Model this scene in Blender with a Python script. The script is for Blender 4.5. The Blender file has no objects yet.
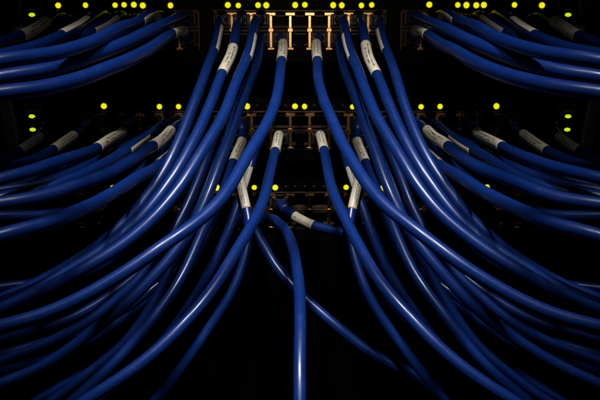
import bpy, bmesh, math, random
import numpy as np
from mathutils import Vector, Matrix

random.seed(7)
R = math.radians
scene = bpy.context.scene
C = scene.collection

# ------------------------------------------------------------------ camera
PITCH = R(12.0)
DIST = 0.65
FPX = 910.0                       # focal length in pixels of a 600 px wide frame
CAMP = Vector((0, -DIST * math.cos(PITCH), DIST * math.sin(PITCH)))
cam = bpy.data.cameras.new('camera')
cam.sensor_width = 36.0
cam.lens = 36.0 * FPX / 600.0
cam.clip_start = 0.01
cam.clip_end = 20
camo = bpy.data.objects.new('camera', cam)
C.objects.link(camo)
camo.location = CAMP
camo.rotation_euler = (R(90) - PITCH, 0, 0)
scene.camera = camo

# ------------------------------------------------------------------ dark server room + one lamp over the aisle
world = bpy.data.worlds.new('World')
scene.world = world
world.use_nodes = True
wb = world.node_tree.nodes['Background']
wb.inputs[0].default_value = (0.55, 0.7, 1.0, 1)
wb.inputs[1].default_value = 0.0008


def lamp(name, loc, target, power, size, color, sizey=None, spread=180):
    l = bpy.data.lights.new(name, 'AREA')
    l.energy = power
    l.color = color
    l.shape = 'RECTANGLE' if sizey else 'DISK'
    l.size = size
    if sizey:
        l.size_y = sizey
    l.spread = R(spread)
    o = bpy.data.objects.new(name, l)
    C.objects.link(o)
    o.location = loc
    o.rotation_euler = (Vector(target) - Vector(loc)).to_track_quat('-Z', 'Y').to_euler()
    return o


def spot(name, loc, target, power, radius, color, cone, blend):
    l = bpy.data.lights.new(name, 'SPOT')
    l.energy = power
    l.color = color
    l.shadow_soft_size = radius
    l.spot_size = R(cone)
    l.spot_blend = blend
    o = bpy.data.objects.new(name, l)
    C.objects.link(o)
    o.location = loc
    o.rotation_euler = (Vector(target) - Vector(loc)).to_track_quat('-Z', 'Y').to_euler()
    return o


# two ceiling spots over the aisle plus an added warm fill near the lens, brightening the top-centre dividers
for sx in (-0.13, 0.13):
    spot('aisle_spot', (sx, -0.55, 0.84), (sx * 0.15, -0.14, -0.045), 35.0, 0.038, (0.94, 0.96, 1.0), 23.5, 1.0)
spot('divider_fill', (0, -0.70, 0.165), (0, 0, 0.130), 1.05, 0.022, (1.0, 0.82, 0.60), 19, 1.0)

vs = scene.view_settings
vs.view_transform = 'Standard'
vs.look = 'None'
vs.exposure = 0.0
vs.gamma = 1.0
vs.use_curve_mapping = False


# ------------------------------------------------------------------ authoring helpers
def at(px, py, t=0.0):
    """point seen at photo coordinate (px, py) that stands t metres in front of the rack face"""
    d = Vector(((px - 300) / FPX, math.cos(PITCH) + (200 - py) / FPX * math.sin(PITCH),
                -math.sin(PITCH) + (200 - py) / FPX * math.cos(PITCH)))
    k = (-t - CAMP.y) / d.y
    return CAMP + d * k


def tag(o, label=None, cat=None, group=None, kind=None):
    if label: o['label'] = label
    if cat: o['category'] = cat
    if group: o['group'] = group
    if kind: o['kind'] = kind
    return o


def empty(name, loc=(0, 0, 0)):
    o = bpy.data.objects.new(name, None)
    o.empty_display_size = 0.01
    C.objects.link(o)
    o.location = loc
    return o


def link(name, me, parent=None, loc=None):
    o = bpy.data.objects.new(name, me)
    C.objects.link(o)
    if parent:
        o.parent = parent
    if loc is not None:
        o.location = loc
    return o


def box(bm, x0, x1, y0, y1, z0, z1, bev=0.0):
    m = Matrix.Translation(((x0 + x1) / 2, (y0 + y1) / 2, (z0 + z1) / 2)) @ Matrix.Diagonal((x1 - x0, y1 - y0, z1 - z0, 1))
    r = bmesh.ops.create_cube(bm, size=1, matrix=m)
    if bev > 0:
        es = {e for v in r['verts'] for e in v.link_edges}
        bmesh.ops.bevel(bm, geom=list(es), offset=bev, segments=2, profile=0.5, affect='EDGES')


def mesh(name, bm, mat, smooth=False):
    me = bpy.data.meshes.new(name)
    bm.normal_update()
    bm.to_mesh(me)
    bm.free()
    me.materials.append(mat)
    if smooth:
        for p in me.polygons:
            p.use_smooth = True
    return me


# ------------------------------------------------------------------ materials
def mat(name, col, rough=0.5, metal=0.0, bump=0.0, bscale=900, var=0.0, vscale=60, spec=0.5):
    m = bpy.data.materials.new(name)
    m.use_nodes = True
    nt = m.node_tree
    b = nt.nodes['Principled BSDF']
    b.inputs['Base Color'].default_value = (*col, 1)
    b.inputs['Roughness'].default_value = rough
    b.inputs['Metallic'].default_value = metal
    b.inputs['Specular IOR Level'].default_value = spec
    tc = nt.nodes.new('ShaderNodeTexCoord')
    if bump:
        n = nt.nodes.new('ShaderNodeTexNoise')
        n.inputs['Scale'].default_value = bscale
        n.inputs['Detail'].default_value = 3
        nt.links.new(tc.outputs['Object'], n.inputs['Vector'])
        bp = nt.nodes.new('ShaderNodeBump')
        bp.inputs['Strength'].default_value = bump
        bp.inputs['Distance'].default_value = 0.0004
        nt.links.new(n.outputs['Fac'], bp.inputs['Height'])
        nt.links.new(bp.outputs['Normal'], b.inputs['Normal'])
    if var:
        n2 = nt.nodes.new('ShaderNodeTexNoise')
        n2.inputs['Scale'].default_value = vscale
        n2.inputs['Detail'].default_value = 5
        nt.links.new(tc.outputs['Object'], n2.inputs['Vector'])
        mx = nt.nodes.new('ShaderNodeMix')
        mx.data_type = 'RGBA'
        mx.inputs[6].default_value = (*[c * (1 - var) for c in col], 1)
        mx.inputs[7].default_value = (*[min(1, c * (1 + var)) for c in col], 1)
        nt.links.new(n2.outputs['Fac'], mx.inputs[0])
        nt.links.new(mx.outputs[2], b.inputs['Base Color'])
        mr = nt.nodes.new('ShaderNodeMapRange')
        mr.inputs['To Min'].default_value = max(0.05, rough - 0.12)
        mr.inputs['To Max'].default_value = min(1, rough + 0.14)
        nt.links.new(n2.outputs['Fac'], mr.inputs['Value'])
        nt.links.new(mr.outputs['Result'], b.inputs['Roughness'])
    return m


def jacket_material():
    m = mat('blue_cable_jacket', (0.010, 0.050, 0.42), 0.30, bump=0.22, bscale=190, spec=0.28)
    nt = m.node_tree
    b = nt.nodes['Principled BSDF']
    oi = nt.nodes.new('ShaderNodeObjectInfo')
    ramp = nt.nodes.new('ShaderNodeValToRGB')
    ramp.color_ramp.elements[0].color = (0.0018, 0.0155, 0.098, 1)
    ramp.color_ramp.elements[1].color = (0.0028, 0.0210, 0.130, 1)
    nt.links.new(oi.outputs['Random'], ramp.inputs['Fac'])
    tc = nt.nodes.new('ShaderNodeTexCoord')
    n = nt.nodes.new('ShaderNodeTexNoise')          # handling marks and dust
    n.inputs['Scale'].default_value = 85
    n.inputs['Detail'].default_value = 6
    n.inputs['Roughness'].default_value = 0.7
    nt.links.new(tc.outputs['Object'], n.inputs['Vector'])
    mr = nt.nodes.new('ShaderNodeMapRange')
    mr.inputs['From Min'].default_value = 0.3
    mr.inputs['From Max'].default_value = 0.75
    mr.inputs['To Min'].default_value = 0.30
    mr.inputs['To Max'].default_value = 0.48
    b.inputs['Coat Weight'].default_value = 0.32
    b.inputs['Coat Roughness'].default_value = 0.19
    nt.links.new(n.outputs['Fac'], mr.inputs['Value'])
    nt.links.new(mr.outputs['Result'], b.inputs['Roughness'])
    mr2 = nt.nodes.new('ShaderNodeMapRange')
    mr2.inputs['From Min'].default_value = 0.56
    mr2.inputs['From Max'].default_value = 0.80
    mr2.inputs['To Min'].default_value = 0.0
    mr2.inputs['To Max'].default_value = 0.16
    nt.links.new(n.outputs['Fac'], mr2.inputs['Value'])
    mx = nt.nodes.new('ShaderNodeMix')
    mx.data_type = 'RGBA'
    mx.inputs[7].default_value = (0.045, 0.065, 0.17, 1)
    nt.links.new(mr2.outputs['Result'], mx.inputs[0])
    nt.links.new(ramp.outputs['Color'], mx.inputs[6])
    vo = nt.nodes.new('ShaderNodeTexNoise')
    vo.inputs['Scale'].default_value = 1100
    vo.inputs['Detail'].default_value = 1
    nt.links.new(tc.outputs['Object'], vo.inputs['Vector'])
    mr3 = nt.nodes.new('ShaderNodeMapRange')
    mr3.inputs['From Min'].default_value = 0.69
    mr3.inputs['From Max'].default_value = 0.78
    mr3.inputs['To Max'].default_value = 0.12
    nt.links.new(vo.outputs['Fac'], mr3.inputs['Value'])
    mx2 = nt.nodes.new('ShaderNodeMix')
    mx2.data_type = 'RGBA'
    mx2.inputs[7].default_value = (0.16, 0.18, 0.27, 1)
    nt.links.new(mr3.outputs['Result'], mx2.inputs[0])
    nt.links.new(mx.outputs[2], mx2.inputs[6])
    nt.links.new(mx2.outputs[2], b.inputs['Base Color'])
    return m


def label_material():
    """cream wrap-around label with small worn print running along the cable"""
    m = mat('printed_cable_label', (0.78, 0.70, 0.54), 0.42)
    nt = m.node_tree
    L = nt.links
    b = nt.nodes['Principled BSDF']
    uv = nt.nodes.new('ShaderNodeUVMap')
    sep = nt.nodes.new('ShaderNodeSeparateXYZ')
    L.new(uv.outputs['UV'], sep.inputs[0])

    def M(op, a, b_=None, c=None):
        n = nt.nodes.new('ShaderNodeMath')
        n.operation = op
        for i, v in enumerate((a, b_, c)):
            if v is None: continue
            if isinstance(v, (int, float)): n.inputs[i].default_value = v
            else: L.new(v, n.inputs[i])
        return n.outputs[0]
    u, v = sep.outputs[0], sep.outputs[1]
    oi = nt.nodes.new('ShaderNodeObjectInfo')

    def line(v0, half, cells, seed, u0, u1):
        inl = M('LESS_THAN', M('ABSOLUTE', M('SUBTRACT', v, v0)), half)
        inu = M('MULTIPLY', M('GREATER_THAN', u, u0), M('LESS_THAN', u, u1))
        cell = M('FLOOR', M('MULTIPLY', u, cells))
        sub = M('FLOOR', M('MULTIPLY', v, 1.5 / half))
        cmb = nt.nodes.new('ShaderNodeCombineXYZ')
        L.new(cell, cmb.inputs[0]); L.new(sub, cmb.inputs[1])
        L.new(M('ADD', M('MULTIPLY', oi.outputs['Random'], 50), seed), cmb.inputs[2])
        wn = nt.nodes.new('ShaderNodeTexWhiteNoise')
        L.new(cmb.outputs[0], wn.inputs['Vector'])
        return M('MULTIPLY', M('MULTIPLY', inl, inu), M('GREATER_THAN', wn.outputs['Value'], 0.42))
    ink = M('MAXIMUM', line(0.42, 0.042, 30, 3.0, 0.12, 0.88), line(0.575, 0.042, 30, 9.0, 0.24, 0.76))
    tc = nt.nodes.new('ShaderNodeTexCoord')
    no = nt.nodes.new('ShaderNodeTexNoise')
    no.inputs['Scale'].default_value = 140
    no.inputs['Detail'].default_value = 4
    L.new(tc.outputs['Object'], no.inputs['Vector'])
    mx0 = nt.nodes.new('ShaderNodeMix'); mx0.data_type = 'RGBA'
    mx0.inputs[6].default_value = (0.80, 0.70, 0.52, 1)
    mx0.inputs[7].default_value = (0.54, 0.45, 0.31, 1)
    L.new(no.outputs['Fac'], mx0.inputs[0])
    mx = nt.nodes.new('ShaderNodeMix'); mx.data_type = 'RGBA'
    mx.inputs[7].default_value = (0.05, 0.04, 0.035, 1)
    L.new(M('MULTIPLY', ink, 0.88), mx.inputs[0])
    L.new(mx0.outputs[2], mx.inputs[6])
    L.new(mx.outputs[2], b.inputs['Base Color'])
    return m


def emis(name, col, s):
    m = mat(name, (0.3, 0.35, 0.05), 0.3)
    b = m.node_tree.nodes['Principled BSDF']
    b.inputs['Emission Color'].default_value = (*col, 1)
    b.inputs['Emission Strength'].default_value = s
    return m


M_JACKET = jacket_material()
M_LABEL = label_material()
M_PLUG = mat('smoky_plug_plastic', (0.030, 0.020, 0.015), 0.28, var=0.3)
M_BOOT = mat('dark_blue_boot', (0.006, 0.020, 0.13), 0.42, bump=0.15)
M_LATCH = mat('latch_plastic', (0.06, 0.04, 0.028), 0.3)
M_CHASSIS = mat('black_powder_coat', (0.002, 0.0016, 0.0014), 0.6, bump=0.25, bscale=1500, spec=0.12)
M_BEZEL = mat('black_bezel_plastic', (0.002, 0.0016, 0.0014), 0.55, bump=0.2, bscale=1300, spec=0.12)
M_BLOCK = mat('tarnished_jack_shield', (0.15, 0.08, 0.045), 0.42, metal=0.85, var=0.4, vscale=220)
M_WELL = mat('port_well', (0.004, 0.003, 0.0025), 0.6, spec=0.2)
M_BRASS = mat('brass_divider', (0.92, 0.54, 0.25), 0.25, metal=1.0, var=0.15, vscale=300)
M_GOLD = mat('gold_contacts', (0.35, 0.22, 0.08), 0.4, metal=1.0)
M_LED = emis('lit_yellow_green_lens', (0.88, 0.84, 0.003), 1.0)
M_LEDG = emis('lit_lime_lens', (0.62, 0.80, 0.010), 0.95)
M_LEDOFF = mat('unlit_lens', (0.012, 0.010, 0.006), 0.25)
M_RAIL = mat('brown_grey_rail_paint', (0.085, 0.062, 0.045), 0.5, bump=0.2, var=0.25)
M_STRAP = mat('brown_strap', (0.34, 0.24, 0.16), 0.55, bump=0.3, var=0.35)
M_STEEL = mat('screw_steel', (0.55, 0.48, 0.40), 0.3, metal=1.0)
M_BADGE = mat('beige_badge', (0.42, 0.28, 0.19), 0.55, var=0.25)
M_PANEL = mat('matt_black_panel', (0.0010, 0.0007, 0.0006), 0.8, bump=0.2, bscale=1200, spec=0.03)

# ------------------------------------------------------------------ rack
MM = 0.001
PXM = 1 / 1.4 * MM                 # metres in one photo pixel at the rack face
PITCHX = 19.37 * PXM               # port column pitch


def zrow(py):
    return at(300, py, 0).z


HALF_PX = 299.5


ROWK = {r: at(400, y + 18, 0).x / (100 * PXM) for r, y in ((1, 5.0), (2, 106.3), (3, 187.3))}


def xpx(px, row=2):                 # rack face x of a port column or light
    return (px - HALF_PX) * PXM * ROWK[row]


rack = empty('server_rack', (0, 0, zrow(430)))
tag(rack, 'dark equipment rack with upright rails holding the three stacked switches', 'rack')
zt, zb = 0.30, zrow(430) - 0.12
for s in (-1, 1):
    bm = bmesh.new()
    xa, xb = 0.2005, 0.2255
    y0, y1 = 0.004, 0.0065
    z0, z1 = zb, zt
    box(bm, xa, xa + 0.0075, y0, y1, z0, z1)
    box(bm, xb - 0.008, xb, y0, y1, z0, z1)
    z = z0
    while z < z1 - 0.008:           # rungs between the square mounting holes
        box(bm, xa + 0.0075, xb - 0.008, y0, y1, z, z + 0.0063)
        z += 0.01483
    box(bm, xb - 0.0025, xb, y1, y1 + 0.05, z0, z1)
    for v in bm.verts:
        v.co.x *= s
    if s < 0:
        bmesh.ops.reverse_faces(bm, faces=bm.faces[:])
    o = link('rail', mesh('rail', bm, M_RAIL), rack)
    o.location = -rack.location
bm = bmesh.new()
box(bm, -0.235, 0.235, 0.30, 0.304, zb, zt)
o = link('back_panel', mesh('back_panel', bm, M_PANEL), rack)
o.location = -rack.location
bm = bmesh.new()
box(bm, -0.232, -0.2275, 0.06, 0.30, zb, zt)
o = link('side_panel', mesh('side_panel', bm, M_PANEL), rack)
o.location = -rack.location
o2 = link('side_panel', o.data, rack)
o2.location = -rack.location + Vector((0.4595, 0, 0))

# ------------------------------------------------------------------ switches
LED_Y = {1: 5.0, 2: 106.3, 3: 187.3}
ROWZ = {r: zrow(LED_Y[r]) for r in LED_Y}
COLS_B = [HALF_PX + k * 19.37 for k in range(-4, 5)]
COLS_A = [188.5 - k * 19.37 for k in range(8)]
COLS_C = [2 * HALF_PX - c for c in COLS_A]
SZ = PXM / math.cos(PITCH) * 0.985


def port_xz(row, col, upper):
    return xpx(col, row), ROWZ[row] - (13.5 if upper else 30.5) * SZ


def led_mesh(m, name, rx, rz, ry):
    bm = bmesh.new()
    bmesh.ops.create_uvsphere(bm, u_segments=14, v_segments=8, radius=1.0)
    for v in bm.verts:
        v.co = Vector((v.co.x * rx, v.co.y * ry, v.co.z * rz))
    return mesh(name, bm, m, True)


ME_LED = led_mesh(M_LED, 'status_light', 2.08 * MM, 2.08 * MM, 1.3 * MM)
M_HALO = emis('led_glow_halo', (0.88, 0.83, 0.003), 0.08)  # weakly emissive disc added to imitate the glow around each lit LED
ME_HALO = led_mesh(M_HALO, 'glow_halo', 2.5 * MM, 2.5 * MM, 0.35 * MM)
ME_LEDOFF = led_mesh(M_LEDOFF, 'status_light_off', 1.5 * MM, 1.5 * MM, 1.0 * MM)
ME_LEDD = led_mesh(M_LEDG, 'dash_light', 2.25 * MM, 1.35 * MM, 1.0 * MM)


def divider_mesh():
    bm = bmesh.new()
    h = 35 * SZ
    f = -0.0022
    box(bm, -3.4 * MM, 3.4 * MM, f, 0.008, -2.6 * MM, -0.3 * MM, 0.35 * MM)      # top flange
    box(bm, -1.0 * MM, 1.0 * MM, f + 0.0006, 0.010, -h + 0.8 * MM, -2.6 * MM, 0.25 * MM)    # post
    box(bm, -1.9 * MM, 1.9 * MM, f - 0.0004, 0.006, -h * 0.54, -h * 0.43, 0.4 * MM)        # middle clip
    box(bm, -2.5 * MM, 2.5 * MM, f + 0.0002, 0.006, -h - 0.6 * MM, -h + 1.2 * MM, 0.4 * MM)          # foot
    return mesh('port_divider', bm, M_BRASS)


ME_DIV = divider_mesh()


def contact_mesh():
    bm = bmesh.new()
    for k in range(8):
        x = (-3.57 + k * 1.02) * MM
        box(bm, x - 0.25 * MM, x + 0.25 * MM, 0.0065, 0.0102, 2.2 * MM, 2.6 * MM)
    return mesh('contacts', bm, M_GOLD)


ME_CONTACT = contact_mesh()
M_SOCKET = mat('brown_socket_plastic', (0.085, 0.055, 0.038), 0.45, var=0.35, vscale=400)


def socket_mesh(s):
    """moulded jack opening with the latch notch above or below"""
    bm = bmesh.new()
    xo, xi, zo, zi = 5.95 * MM, 5.68 * MM, 5.5 * MM, 4.15 * MM
    ya, yb = 0.0009, 0.0103
    box(bm, -xo, -xi, ya, yb, -zo, zo)
    box(bm, xi, xo, ya, yb, -zo, zo)
    box(bm, -xi, xi, ya + 0.0002, yb, -s * zo if s > 0 else zi, -zi if s > 0 else zo)
    for k in (-1, 1):
        a, b = sorted((k * 2.95 * MM, k * xi))
        box(bm, a, b, ya + 0.0002, yb, zi if s > 0 else -zo, zo if s > 0 else -zi)
    return mesh('socket', bm, M_SOCKET)


ME_SOCKET = {True: socket_mesh(1), False: socket_mesh(-1)}
used_ports = set()
LIT = {
    1: [59, 86, 116, 124.5, 134, 142.5, 171, 228, 238, 257.5, 266, 295],
    2: [104.5, 160, 178.5, 247, 294.5],
    3: [113, 217, 254, 275],
}
LITR = {3: [113, 217, 254]}
DASH = {1: [14], 2: [116, 129], 3: [196]}
switch_desc = {
    1: 'topmost black network switch with bright brass port dividers and most yellow lights',
    2: 'middle black network switch seen behind the hanging blue cables',
    3: 'lowest black network switch with empty ports at the centre of the photo',
}


def make_switch(r):
    z = ROWZ[r]
    root = empty('network_switch', (0, 0, z - 54 * SZ))
    tag(root, switch_desc[r], 'network switch', 'network switches stacked in the rack')
    off = -Vector(root.location)
    ztop, zbot = z + 7.5 * SZ, z - 54 * SZ
    bt, bb = z - 4.2 * SZ, z - 43.5 * SZ         # jack block top and bottom
    xe = 0.1985

    def part(name, bm, m, smooth=False, parent=root):
        o = link(name, mesh(name, bm, m, smooth), parent)
        o.location = off if parent is root else (0, 0, 0)
        return o
    bm = bmesh.new()
    box(bm, -xe, xe, 0.014, 0.27, zbot + 0.0004, ztop - 0.0004)
    part('chassis', bm, M_CHASSIS)
    # front bezel: frame around the three jack blocks
    bm = bmesh.new()
    edges = [-xe, xpx(COLS_A[-1] - 10.5, r), xpx(COLS_A[0] + 10.5, r), xpx(COLS_B[0] - 10.5, r), xpx(COLS_B[-1] + 10.5, r),
             xpx(COLS_C[0] - 10.5, r), xpx(COLS_C[-1] + 10.5, r), xe]
    box(bm, -xe, xe, 0.0, 0.0138, bt + 0.0002, ztop)
    box(bm, -xe, xe, 0.0, 0.0138, zbot, bb - 0.0002)
    for k in (0, 2, 4, 6):
        box(bm, edges[k], edges[k + 1], 0.0003, 0.0138, bb - 0.0001, bt + 0.0001)
    part('bezel', bm, M_BEZEL)
    # jack blocks
    for cols in (COLS_A, COLS_B, COLS_C):
        cs = sorted(cols)
        x0, x1 = xpx(cs[0] - 9.9, r), xpx(cs[-1] + 9.9, r)
        bm = bmesh.new()
        box(bm, x0, x1, -0.0012, 0.0125, bt - 1.3 * MM, bt - 0.1 * MM, 0.3 * MM)
        for xx in (x0, x1):
            if cols is COLS_B: continue
            box(bm, xx - 0.5 * MM, xx + 0.5 * MM, -0.0008, 0.0125, bb + 1.25 * MM, bt - 1.35 * MM, 0.2 * MM)
        if r == 3:
            zm = (bt + bb) / 2
            box(bm, x0 + 0.6 * MM, x1 - 0.6 * MM, -0.0004, 0.0125, zm - 1.5 * MM, zm + 1.5 * MM, 0.3 * MM)
        blk = part('jack_block', bm, M_BLOCK)
        bm = bmesh.new()
        box(bm, x0, x1, 0.0105, 0.0137, bb + 1.3 * MM, bt - 1.4 * MM)
        box(bm, x0, x1, -0.0010, 0.0104, bb + 0.1 * MM, bb + 1.2 * MM, 0.3 * MM)
        o = link('well', mesh('well', bm, M_WELL), blk)
        for k in range(len(cs) + 1):
            xx = xpx(cs[0] - 19.37 / 2 + k * 19.37, r)
            if k in (0, len(cs)):
                continue
            o = link('port_divider', ME_DIV, blk)
            o.location = (xx, 0, bt - 1.5 * MM)
        for c in cs:
            for up in (True, False):
                px, pz = port_xz(r, c, up)
                o = link('socket', ME_SOCKET[up], blk)
                o.location = (px, 0, pz)
                if (r, round(c), up) in used_ports:
                    continue
                o = link('contacts', ME_CONTACT, blk)
                o.location = (px, 0, pz)
    # lights
    lit = [xpx(p, r) for p in LIT[r]] + [xpx(2 * HALF_PX - p, r) for p in LITR.get(r, LIT[r])]
    for x in lit:
        o = link('status_light', ME_LED, root)
        o.location = off + Vector((x + random.uniform(-0.4, 0.4) * MM, -0.0004, z + random.uniform(-0.3, 0.3) * MM))
        k = random.uniform(0.86, 1.0)
        o.scale = (k, 1, k * random.uniform(0.95, 1.05))
        link('glow_halo', ME_HALO, o)
    allp = [294.8 - 9.55 * k for k in range(8)] + [171 - 9.35 * k for k in range(14)]
    for p in allp:
        for x in (xpx(p, r), -xpx(p, r)):
            if min(abs(x - q) for q in lit) > 4.2 * PXM:
                o = link('status_light_off', ME_LEDOFF, root)
                o.location = off + Vector((x, -0.0002, z))
    for s in (-1, 1):
        bm = bmesh.new()                         # little plate beside the ports
        xa = s * min(0.190, -xpx(33.5, r))
        zc = z - 0.5 * SZ
        box(bm, xa - 6.2 * MM, xa + 6.2 * MM, -0.0022, -0.0001, zc - 2.9 * MM, zc + 2.9 * MM, 0.5 * MM)
        part('badge', bm, M_BADGE)
        for py in DASH[r]:
            o = link('dash_light', ME_LEDD, root)
            o.location = off + Vector((s * min(0.191, -xpx(32, r)), -0.0003, z - (py - LED_Y[r]) * SZ))
        bm = bmesh.new()                         # mounting ear
        xi, xo = 0.1987, 0.2235
        za, zc2 = zbot + 1 * MM, ztop - 1 * MM
        box(bm, s * xi if s > 0 else -xo, xo if s > 0 else -xi, 0.0005, 0.0033, za, zc2, 0.4 * MM)
        ear = part('ear', bm, M_BEZEL)
        for zz in (z - 2 * SZ, z - 44 * SZ):
            bm = bmesh.new()
            sx = s * 0.2075
            bmesh.ops.create_cone(bm, cap_ends=True, segments=14, radius1=3.3 * MM, radius2=2.4 * MM, depth=2.2 * MM,
                                  matrix=Matrix.Translation((sx, -0.0006, zz)) @ Matrix.Rotation(R(90), 4, 'X'))
            sc = link('screw', mesh('screw', bm, M_STEEL), ear)
            bm = bmesh.new()
            box(bm, sx - 1.8 * MM, sx + 1.8 * MM, -0.0019, -0.0012, zz - 0.4 * MM, zz + 0.4 * MM)
            box(bm, sx - 0.4 * MM, sx + 0.4 * MM, -0.00195, -0.0012, zz - 1.8 * MM, zz + 1.8 * MM)
            o = link('screw_slot', mesh('screw_slot', bm, M_WELL), ear)
    return root


# ------------------------------------------------------------------ cables
RAD = 3.45 * MM
RADS = {'A': 3.45 * MM, 'B': 3.35 * MM, 'C': 3.1 * MM, 'D': 3.1 * MM, 'E': 3.4 * MM}
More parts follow.
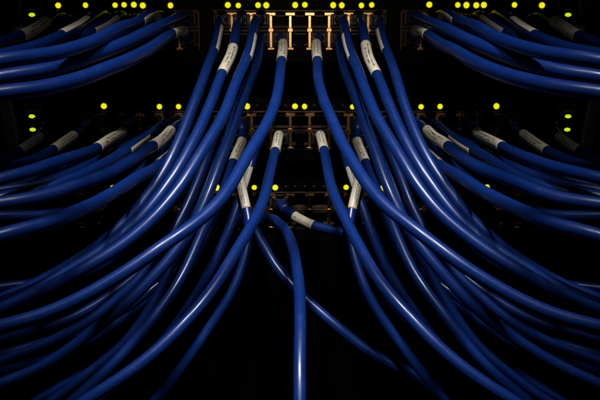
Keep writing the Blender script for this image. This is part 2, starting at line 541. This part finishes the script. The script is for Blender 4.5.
# row, column, upper port?, photo points, depth reached (mm), run-out (px), label (p0, p1, angle, half width) , words
LEFT = [
    # --- bundle leaving the top switch to the side
    ('A1', 1, 188.5, 0, [(184, 30), (150, 49), (110, 68), (75, 81), (40, 88.5), (0, 92)], 190, 42, ((188, 27), (172, 36), 15, 110),
     'glossy blue patch cable, lowest of the {S} top bundle, with a bold highlight'),
    ('A2', 1, 188.5, 1, [(186, 16), (168, 23), (150, 31), (120, 44.5), (90, 57), (50, 70), (0, 76)], 160, 48, None,
     'shaded blue patch cable second from the bottom of the {S} top bundle'),
    ('A3', 1, 169.1, 1, [(158, 14), (142, 19.5), (120, 29), (100, 38), (75, 47.5), (42, 56), (0, 61)], 172, 40, ((157, 14), (143, 25), -60, 62),
     'glossy blue patch cable third from the bottom of the {S} top bundle'),
    ('A6', 1, 130.4, 1, [(122, 15), (102, 27), (75, 40), (40, 52), (0, 59)], 110, 48, ((114, 19), (92, 32), -40, 60),
     'blue patch cable with a dim tan label wedged mid {S} top bundle'),
    ('A4', 1, 111.0, 1, [(103, 13), (78, 28), (55, 39), (28, 49), (0, 54.5)], 138, 45, ((86, 20), (62, 32), 55, 45),
     'blue patch cable with a thin bright label strip on top of the {S} top bundle'),
    ('A5', 1, 72.3, 1, [(60, 14), (45, 22), (20, 36), (0, 43)], 105, 40, ((46, 22), (21, 36), 15, 100),
     'blue patch cable with a wide label nearest the {S} end of the top switch'),
    ('A7', 1, 52.9, 1, [(42, 24), (26, 24), (16, 26), (8, 34), (-8, 43)], 70, 60, ((19, 20), (10, 33), 20, 60),
     'outermost {S} patch cable of the top switch with a half hidden label'),
    ('A8', 1, 149.8, 0, [(140, 30), (110, 45), (60, 60), (0, 69)], 110, 60, None,
     'dark blue patch cable buried behind the {S} top bundle'),
    # --- bundle leaving the middle switch to the side
    ('B1', 2, 188.5, 0, [(181, 145), (150, 171), (112, 193), (75, 212), (40, 226), (0, 236)], 185, 52, ((171, 148), (155, 159), 75, 32),
     'blue patch cable lowest of the {S} middle bundle, running apart from the others'),
    ('B2', 2, 188.5, 1, [(178, 125), (162, 139), (135, 158), (105, 174), (70, 188.5), (35, 199), (0, 203.5)], 162, 50, ((172, 131), (153, 147), 10, 105),
     'blue patch cable with a bright label nearest the centre in the {S} middle bundle'),
    ('B3', 2, 169.1, 1, [(158, 128), (135, 145), (105, 163), (75, 179), (35, 192), (0, 197)], 128, 52, ((148, 139), (128, 154), -50, 45),
     'blue patch cable with a thin label strip half under its neighbour, {S} middle bundle'),
    ('B4', 2, 130.4, 1, [(125, 130), (110, 140), (85, 153), (60, 161.5), (30, 171), (0, 178)], 140, 45, ((124, 132), (98, 148), 10, 105),
     'dark blue patch cable with a long tan label in the {S} middle bundle'),
    ('B5', 2, 149.8, 0, [(140, 140), (110, 156), (70, 173), (35, 185), (0, 191)], 105, 55, None,
     'shaded blue patch cable running below the long tan label in the {S} middle bundle'),
    ('B6', 2, 91.6, 1, [(82, 129), (64, 143), (40, 157), (0, 170)], 95, 50, ((75, 135), (53, 151), 10, 90),
     'dark patch cable with a dim brown label, second from the {S} rail'),
    ('B7', 2, 52.9, 1, [(46, 132), (32, 143), (14, 155), (-10, 166)], 70, 60, ((42, 136), (22, 150), 10, 90),
     'very dark patch cable with a dim brown label nearest the {S} rail'),
    ('B8', 2, 169.1, 0, [(160, 152), (120, 188), (80, 209), (40, 216), (0, 215)], 95, 90, None,
     'dark patch cable glimpsed between the two lowest cables of the {S} middle bundle'),
    # --- curtain falling from the middle of the top switch
    ('C1', 1, 222.0, 1, [(220.5, 20), (216, 42), (206, 70), (195, 102), (175, 150), (154, 187), (131, 217), (100, 244), (66, 267), (32, 286), (0, 299)], 128, 84, ((221, 30), (214.5, 51), -62, 48),
     'outermost blue patch cable of the {S} curtain under the top switch'),
    ('C2', 1, 241.4, 1, [(238.5, 20), (230, 57), (223, 72), (211, 104), (188, 150), (166, 187), (143, 217), (106, 248), (70, 270), (34, 290), (0, 303)], 143, 82, ((234, 46), (223.5, 74), 5, 105),
     'blue patch cable with the long printed label, second from outside in the {S} curtain'),
    ('C3', 1, 260.8, 1, [(257, 18), (250, 46), (243, 68), (232.5, 92), (220, 120), (201, 155), (178, 190), (155, 216), (112, 252), (74, 275), (36, 295), (0, 308.5)], 158, 80, ((255, 38), (248, 60), -64, 42),
     'blue patch cable with a narrow label strip, third from outside in the {S} curtain'),
    ('C4', 1, 260.8, 0, [(261, 38), (256, 64), (246, 90), (236, 118), (222, 157), (205, 200), (187, 236), (164, 265), (134, 298), (100, 326), (60, 355), (28, 373), (0, 384)], 140, 88, None,
     'unlabelled blue patch cable passing behind the crossing cable of the {S} curtain'),
    ('C5', 1, 280.1, 0, [(282.5, 40), (282, 62), (279, 85), (272, 110), (262, 133), (248, 157), (230, 187), (214, 207), (170, 240), (125, 273), (76, 302), (32, 318), (0, 325)], 182, 80, ((283, 43), (282.5, 60.5), 0, 110),
     'innermost blue patch cable of the {S} curtain with a white label under bright brass dividers'),
    # --- cables from the middle switch falling behind the curtain
    ('C6', 2, 280.1, 0, [(279, 133), (277, 143), (272.5, 165), (261.5, 203), (236, 254), (215, 287), (185, 321), (150, 356), (115, 383), (85, 402)], 172, 74, ((279, 133), (275.5, 151), 0, 105),
     'blue patch cable from the middle switch with a printed label, sweeping down {S}'),
    ('C7', 2, 241.4, 0, [(238, 150), (239, 175), (245, 200), (250, 222), (249, 244), (240, 272), (224, 306), (202, 340), (180, 369), (153, 402)], 88, 110, ((239.5, 180), (247.5, 212), 20, 85),
     'dim patch cable kinked behind the {S} labelled sweep, lowest of the {S} fan'),
    ('C8', 2, 241.4, 1, [(244, 138), (237, 152), (223, 190), (206, 226), (185, 272), (168, 299), (150, 322), (125, 353), (106, 372), (70, 402)], 122, 100, ((243.5, 141), (231.5, 162), 0, 95),
     'patch cable with a label peeking past the innermost {S} curtain cable'),
    ('C9', 2, 222.0, 0, [(218, 142), (210, 172), (195, 215), (175, 260), (150, 307), (124, 344), (98, 367), (60, 395), (40, 408)], 88, 100, None,
     'dark patch cable with a thin glint, low in the {S} fan'),
    ('C11', 2, 260.8, 0, [(255, 150), (249, 172), (242, 194), (226, 236), (202, 285), (172, 330), (140, 365), (95, 402)], 66, 100, ((249.5, 170), (242.5, 191), 20, 60),
     'dark patch cable with a thin label strip, deep behind the {S} fan'),
    # --- dark cables low behind everything
    ('D1', 3, 149.8, 0, [(142, 225), (122, 250), (95, 268), (55, 281), (0, 288)], 85, 90, None,
     'barely lit patch cable emerging from the dark above the {S} curtain ends'),
    ('D2', 3, 222.0, 0, [(217, 226), (192, 258), (152, 290), (100, 322), (50, 342), (0, 355)], 80, 100, None,
     'barely lit patch cable under the crossing cable at the lower {S}'),
    ('D3', 3, 188.5, 0, [(182, 224), (148, 265), (95, 305), (45, 328), (0, 340)], 66, 100, None,
     'nearly black patch cable just below the crossing cable at the {S} edge'),
    ('D4', 3, 202.6, 1, [(196, 216), (170, 270), (115, 325), (55, 356), (0, 371)], 56, 100, None,
     'nearly black patch cable farthest back at the lower {S}'),
    ('B9', 2, 111.0, 0, [(104, 141), (80, 158), (40, 177), (0, 187)], 72, 60, None,
     'nearly black patch cable sunk between the tan labels of the {S} middle bundle'),
    ('B10', 2, 72.3, 0, [(64, 146), (40, 161), (0, 177)], 58, 60, None,
     'nearly black patch cable under the dim brown labels near the {S} rail'),
    ('C12', 2, 222.0, 1, [(217, 130), (202, 170), (178, 224), (142, 275), (96, 316), (40, 346), (0, 361)], 84, 90, None,
     'shaded patch cable filling the gap beneath the crossing cable of the {S} fan'),
    ('D6', 3, 222.0, 1, [(217, 212), (192, 262), (152, 316), (106, 357), (60, 387), (30, 405)], 60, 90, None,
     'shaded patch cable filling the lowest gap of the {S} fan'),
]
CENTRE = [
    ('E1', 3, 280.1, 1, [(288, 212), (303, 221.5), (320, 229), (341, 232), (356, 241), (372, 268), (392, 303), (424, 337), (460, 368), (505, 402)], 48, 60, ((292, 216), (313.5, 227.5), 25, 105),
     'single patch cable with a tilted white label leaving the lowest switch to the right'),
    ('E2', 3, 260.8, 0, [(268, 217), (283, 228), (293, 246), (297.5, 270), (299.5, 310), (300.5, 350), (300, 402)], 165, 75, None,
     'single blue patch cable hanging straight down at the centre'),
    ('E3', 3, 241.4, 0, [(250, 222), (263, 244), (280, 271), (300, 295), (335, 325), (378, 357), (420, 379), (437, 394), (450, 409), (462, 428)], 68, 90, None,
     'blue patch cable crossing the black gap diagonally down to the right'),
]


def catmull(pts, step):
    P = [Vector(p) for p in pts]
    P = [P[0] * 2 - P[1]] + P + [P[-1] * 2 - P[-2]]
    out = []
    for i in range(1, len(P) - 2):
        p0, p1, p2, p3 = P[i - 1], P[i], P[i + 1], P[i + 2]
        t0 = 0.0
        t1 = t0 + max(1e-6, (p1 - p0).length ** 0.5)
        t2 = t1 + max(1e-6, (p2 - p1).length ** 0.5)
        t3 = t2 + max(1e-6, (p3 - p2).length ** 0.5)
        n = max(2, int((p2 - p1).length / step))
        for k in range(n):
            t = t1 + (t2 - t1) * k / n
            a1 = p0 * ((t1 - t) / (t1 - t0)) + p1 * ((t - t0) / (t1 - t0))
            a2 = p1 * ((t2 - t) / (t2 - t1)) + p2 * ((t - t1) / (t2 - t1))
            a3 = p2 * ((t3 - t) / (t3 - t2)) + p3 * ((t - t2) / (t3 - t2))
            b1 = a1 * ((t2 - t) / (t2 - t0)) + a2 * ((t - t0) / (t2 - t0))
            b2 = a2 * ((t3 - t) / (t3 - t1)) + a3 * ((t - t1) / (t3 - t1))
            out.append(b1 * ((t2 - t) / (t2 - t1)) + b2 * ((t - t1) / (t2 - t1)))
    out.append(P[-2])
    return out


def resample(pts, step):
    A = np.array([list(p) for p in pts])
    d = np.linalg.norm(np.diff(A, axis=0), axis=1)
    s = np.concatenate([[0], np.cumsum(d)])
    n = max(8, int(s[-1] / step))
    q = np.linspace(0, s[-1], n + 1)
    return np.stack([np.interp(q, s, A[:, k]) for k in range(3)], axis=1)


def build_path(row, col, up, pts, tm, s0, side):
    px, pz = port_xz(row, col, up)
    tm, s0 = tm * 1.40, s0 * 1.40
    pts = list(pts)
    # carry the cable on past the edge of the picture
    (xa, ya), (xb, yb) = pts[-2], pts[-1]
    d = Vector((xb - xa, yb - ya)).normalized()
    e = Vector((xb, yb))
    for k in range(4):
        d = (d + Vector((0, 0.10))).normalized()
        e = e + d * 32
        pts.append((e.x, e.y))
    s = 0.0
    W = [Vector((px, 0.004, pz)), Vector((px, -0.006, pz)), Vector((px, -0.012, pz))]
    prev = None
    for (x, y) in pts:
        if prev is not None:
            s += math.hypot(x - prev[0], y - prev[1])
        prev = (x, y)
        t = 22 + (tm - 22) * (1 - math.exp(-s / s0))
        W.append(at(x, y, t * MM))
    A = resample(catmull(W, 0.003), 0.0042)
    # the slight waviness a coiled cable keeps
    rng = np.random.default_rng(int(abs(px) * 1e6 + tm * 10 + row) + (5 if px > 0 else 0))
    u = np.arange(len(A)) * 0.0042
    w = np.clip((np.arange(len(A)) - 6) / 10.0, 0, 1)
    for k in range(3):
        for lam, amp in ((0.095, 0.00042), (0.040, 0.00010)):
            A[:, k] += w * amp * np.sin(u / (lam * rng.uniform(0.8, 1.3)) * 2 * math.pi + rng.uniform(0, 6.28))
    return A


cables = []
for spec in LEFT:
    n, row, col, up, pts, tm, s0, lab, words = spec
    for side, sname in ((-1, 'left'), (1, 'right')):
        if side < 0:
            c2, p2, l2 = col, pts, lab
        else:
            c2 = 2 * HALF_PX - col
            p2 = [(2 * HALF_PX - x, y) for x, y in pts]
            l2 = None if lab is None else ((2 * HALF_PX - lab[0][0], lab[0][1]), (2 * HALF_PX - lab[1][0], lab[1][1]), -lab[2], lab[3])
        cables.append(dict(id=n + sname, row=row, col=c2, up=bool(up), path=build_path(row, c2, up, p2, tm, s0, side),
                           lab=l2, words=words.replace('{S}', sname)))
for spec in CENTRE:
    n, row, col, up, pts, tm, s0, lab, words = spec
    cables.append(dict(id=n, row=row, col=col, up=bool(up), path=build_path(row, col, up, pts, tm, s0, 0), lab=lab, words=words))
for c in cables:
    used_ports.add((c['row'], round(c['col']), c['up']))


# cables lie against each other without passing through: push overlapping stretches apart in depth
def relax(cables, iters=45):
    P = np.concatenate([c['path'] for c in cables])
    cid = np.concatenate([[i] * len(c['path']) for i, c in enumerate(cables)])
    idx = np.concatenate([np.arange(len(c['path'])) for c in cables])
    cp = np.array(CAMP)
    starts = np.cumsum([0] + [len(c['path']) for c in cables])
    DM = 2.06 * RAD
    for it in range(iters):
        # neighbour search through a grid
        key = np.floor(P / 0.0095).astype(int)
        grid = {}
        for i, k in enumerate(map(tuple, key)):
            grid.setdefault(k, []).append(i)
        I, J = [], []
        for k, lst in grid.items():
            near = []
            for a in (-1, 0, 1):
                for b in (-1, 0, 1):
                    for c in (-1, 0, 1):
                        near += grid.get((k[0] + a, k[1] + b, k[2] + c), ())
            for i in lst:
                for j in near:
                    if cid[i] < cid[j]:
                        I.append(i); J.append(j)
        if not I:
            break
        I = np.array(I); J = np.array(J)
        D = P[I] - P[J]
        L = np.linalg.norm(D, axis=1)
        m = (L < DM) & (idx[I] > 4) & (idx[J] > 4)
        if not m.any():
            break
        I, J, D, L = I[m], J[m], D[m], L[m]
        V = cp - (P[I] + P[J]) / 2
        V /= np.linalg.norm(V, axis=1)[:, None]
        sgn = np.sign((D * V).sum(1))
        sgn[sgn == 0] = 1
        push = (DM - L) * 0.5
        acc = np.zeros_like(P); cnt = np.zeros(len(P))
        np.add.at(acc, I, V * (sgn * push)[:, None]); np.add.at(cnt, I, 1)
        np.add.at(acc, J, -V * (sgn * push)[:, None]); np.add.at(cnt, J, 1)
        acc /= np.maximum(cnt, 1)[:, None]
        # spread the push along each cable so that it stays a smooth curve
        for a, b in zip(starts[:-1], starts[1:]):
            g = acc[a:b]
            for _ in range(10):
                g = np.concatenate([g[:1] * 0, (g[:-2] + 2 * g[1:-1] + g[2:]) / 4, g[-1:]])
            w = np.clip((np.arange(b - a) - 4) / 8.0, 0, 1)[:, None]
            P[a:b] += g * w * 1.6
    for i, c in enumerate(cables):
        c['path'] = P[starts[i]:starts[i + 1]]


relax(cables)
for c in cables:                     # keep everything clear of the rack face and of kinks
    A = c['path']
    A[5:, 1] = np.minimum(A[5:, 1], -0.0125)
    for _ in range(5):
        A[4:-1] = (A[3:-2] + 2 * A[4:-1] + A[5:]) / 4


def frames(A):
    T = np.gradient(A, axis=0)
    T /= np.linalg.norm(T, axis=1)[:, None]
    N = []
    n = Vector((0, 0, 1))
    for t in T:
        tv = Vector(t)
        n = n - tv * n.dot(tv)
        if n.length < 1e-6:
            n = Vector((1, 0, 0)) - tv * tv.x
        n.normalize()
        N.append(n.copy())
    return T, N


def tube(name, A, rad, m, sides=20, cap=True):
    T, N = frames(A)
    V, F = [], []
    n = len(A)
    rr = rad if hasattr(rad, '__len__') else [rad] * n
    for i in range(n):
        t = Vector(T[i]); nn = N[i]; b = t.cross(nn)
        p = Vector(A[i])
        for k in range(sides):
            a = 2 * math.pi * k / sides
            V.append(p + (nn * math.cos(a) + b * math.sin(a)) * rr[i])
    for i in range(n - 1):
        for k in range(sides):
            k2 = (k + 1) % sides
            F.append((i * sides + k, i * sides + k2, (i + 1) * sides + k2, (i + 1) * sides + k))
    if cap:
        F.append(tuple(range(sides - 1, -1, -1)))
        F.append(tuple((n - 1) * sides + k for k in range(sides)))
    me = bpy.data.meshes.new(name)
    me.from_pydata([tuple(v) for v in V], [], F)
    me.polygons.foreach_set('use_smooth', [len(f) == 4 for f in F])
    me.materials.append(m)
    me.update()
    return me


def proj(p):
    d = Vector(p) - CAMP
    z = d.y * math.cos(PITCH) - d.z * math.sin(PITCH)
    u = d.y * math.sin(PITCH) + d.z * math.cos(PITCH)
    return 300 + d.x / z * FPX, 200 - u / z * FPX


def sleeve(A, lab, RAD):
    (p0, p1, phi, hw) = lab
    Q = np.array([proj(p) for p in A])
    lim = np.arange(len(A)) >= 3
    i0 = int(np.argmin(np.where(lim, (Q[:, 0] - p0[0]) ** 2 + (Q[:, 1] - p0[1]) ** 2, 1e9)))
    i1 = int(np.argmin(np.where(lim, (Q[:, 0] - p1[0]) ** 2 + (Q[:, 1] - p1[1]) ** 2, 1e9)))
    if i1 < i0: i0, i1 = i1, i0
    if i1 - i0 < 2: i1 = i0 + 2
    # finer samples along the stretch
    s = np.linspace(i0, i1, 22)
    B = np.stack([np.interp(s, np.arange(len(A)), A[:, k]) for k in range(3)], axis=1)
    T = np.gradient(B, axis=0); T /= np.linalg.norm(T, axis=1)[:, None]
    V, F, UV = [], [], []
    K = 25
    ang = [R(phi - hw + 2 * hw * k / (K - 1)) for k in range(K)]
    for layer, rr in ((0, RAD * 1.045), (1, RAD * 0.99)):
        for i in range(len(B)):
            p = Vector(B[i]); t = Vector(T[i])
            n0 = CAMP - p
            n0 = (n0 - t * n0.dot(t)).normalized()
            b = t.cross(n0)
            for k, a in enumerate(ang):
                # label ends are cut with slightly soft corners
                V.append(p + (n0 * math.cos(a) + b * math.sin(a)) * rr)
                UV.append((i / (len(B) - 1), k / (K - 1)))
    n = len(B); off = n * K
    for i in range(n - 1):
        for k in range(K - 1):
            a, b_, c_, d_ = i * K + k, i * K + k + 1, (i + 1) * K + k + 1, (i + 1) * K + k
            F.append((a, b_, c_, d_))
            F.append((off + d_, off + c_, off + b_, off + a))
    for i in range(n - 1):
        a, d_ = i * K, (i + 1) * K
        F.append((a, d_, off + d_, off + a))
        a, d_ = i * K + K - 1, (i + 1) * K + K - 1
        F.append((d_, a, off + a, off + d_))
    for k in range(K - 1):
        F.append((k + 1, k, off + k, off + k + 1))
        a = (n - 1) * K + k
        F.append((a, a + 1, off + a + 1, off + a))
    me = bpy.data.meshes.new('label_sleeve')
    me.from_pydata([tuple(v) for v in V], [], F)
    uvl = me.uv_layers.new(name='UVMap')
    for l in me.loops:
        uvl.data[l.index].uv = UV[l.vertex_index]
    me.polygons.foreach_set('use_smooth', [i < 2 * (n - 1) * (K - 1) for i in range(len(F))])
    me.materials.append(M_LABEL)
    me.update()
    return me


def plug_mesh(flip):
    bm = bmesh.new()
    box(bm, -5.6 * MM, 5.6 * MM, -0.0085, 0.0100, -3.9 * MM, 3.9 * MM, 0.5 * MM)
    box(bm, -4.4 * MM, 4.4 * MM, -0.0120, -0.0080, -3.6 * MM, 3.6 * MM, 0.8 * MM)
    return mesh('plug', bm, M_PLUG)


def latch_mesh(s):
    bm = bmesh.new()
    bmesh.ops.create_cube(bm, size=1, matrix=Matrix.Translation((0, -0.006, s * 5.0 * MM)) @ Matrix.Rotation(R(-14 * s), 4, 'X') @ Matrix.Diagonal((5.2 * MM, 12 * MM, 1.0 * MM, 1)))
    return mesh('latch', bm, M_LATCH)


ME_PLUG = plug_mesh(1)
ME_LATCH = {True: latch_mesh(1), False: latch_mesh(-1)}
GROUPS = {'A': 'cables leaving the top switch sideways', 'B': 'cables leaving the middle switch sideways',
          'C': 'cables falling in two curtains', 'D': 'dark cables low behind the curtains', 'E': 'single cables at the centre'}
for c in cables:
    A = c['path']
    RAD = RADS[c['id'][0]]
    px, pz = port_xz(c['row'], c['col'], c['up'])
    root = empty('patch_cable', (px, 0, pz))
    tag(root, c['words'], 'cable', GROUPS[c['id'][0]])
    B = A - np.array([px, 0, pz])
    o = link('jacket', tube('jacket', B[1:], RAD, M_JACKET), root)
    o = link('plug', ME_PLUG, root)
    link('latch', ME_LATCH[c['up']], o)
    # short strain relief just outside the plug
    nb = 5
    rr = np.linspace(RAD * 1.20, RAD * 1.07, nb)
    link('boot', tube('boot', B[2:2 + nb], list(rr), M_BOOT, 18), root)
    if c['lab']:
        me = sleeve(A, c['lab'], RAD)
        o = link('label_sleeve', me, root)
        o.location = (-px, 0, -pz)

for r in (1, 2, 3):
    make_switch(r)

# ------------------------------------------------------------------ blank panel under the switches
bm = bmesh.new()
zp1 = zrow(187.3) - 54 * SZ - 1.2 * MM
box(bm, -0.2235, 0.2235, 0.0005, 0.0033, zp1 - 0.133, zp1, 0.5 * MM)
pr = link('blank_panel', mesh('blank_panel', bm, M_PANEL))
tag(pr, 'plain matt black blanking panel below the lowest switch', 'panel')

# ------------------------------------------------------------------ cable straps at both rails
for s, sn in ((-1, 'left'), (1, 'right')):
    pts = [(15, -40), (14, 0), (8, 30), (0, 55), (-3, 72), (2, 92), (10, 130), (15, 165), (17, 215)]
    P = catmull([at(x, y, 0.024 + 0.022 * math.sin(max(0, min(1, (y + 40) / 255)) * math.pi)) for x, y in pts], 0.004)
    bm = bmesh.new()
    w, th = 4.4 * MM, 1.1 * MM
    rings = []
    for p in P:
        q = Vector((p.x + 0.5 * PXM, p.y, p.z))
        rings.append([bm.verts.new((q.x + a, q.y + b, q.z)) for a, b in ((-w, -th), (-w + 1.2 * MM, -th * 2), (w - 1.2 * MM, -th * 2), (w, -th), (w, th), (-w, th))])
    for a, b in zip(rings, rings[1:]):
        for k in range(6):
            k2 = (k + 1) % 6
            bm.faces.new((a[k], a[k2], b[k2], b[k]))
    bm.faces.new(rings[0]); bm.faces.new(rings[-1][::-1])
    # feet reaching back to the rail
    for p in (P[1], P[-2]):
        box(bm, p.x - 3 * MM, p.x + 3 * MM, p.y, 0.0045, p.z - 3 * MM, p.z + 3 * MM, 0.4 * MM)
    if s > 0:
        for v in bm.verts:
            v.co.x = -v.co.x
        bmesh.ops.reverse_faces(bm, faces=bm.faces[:])
    bmesh.ops.recalc_face_normals(bm, faces=bm.faces[:])
    o = link('cable_guide', mesh('cable_guide', bm, M_STRAP))
    tag(o, 'bowed brown cable guide strap on the %s rack rail' % sn, 'cable guide', 'cable guides on the rails')
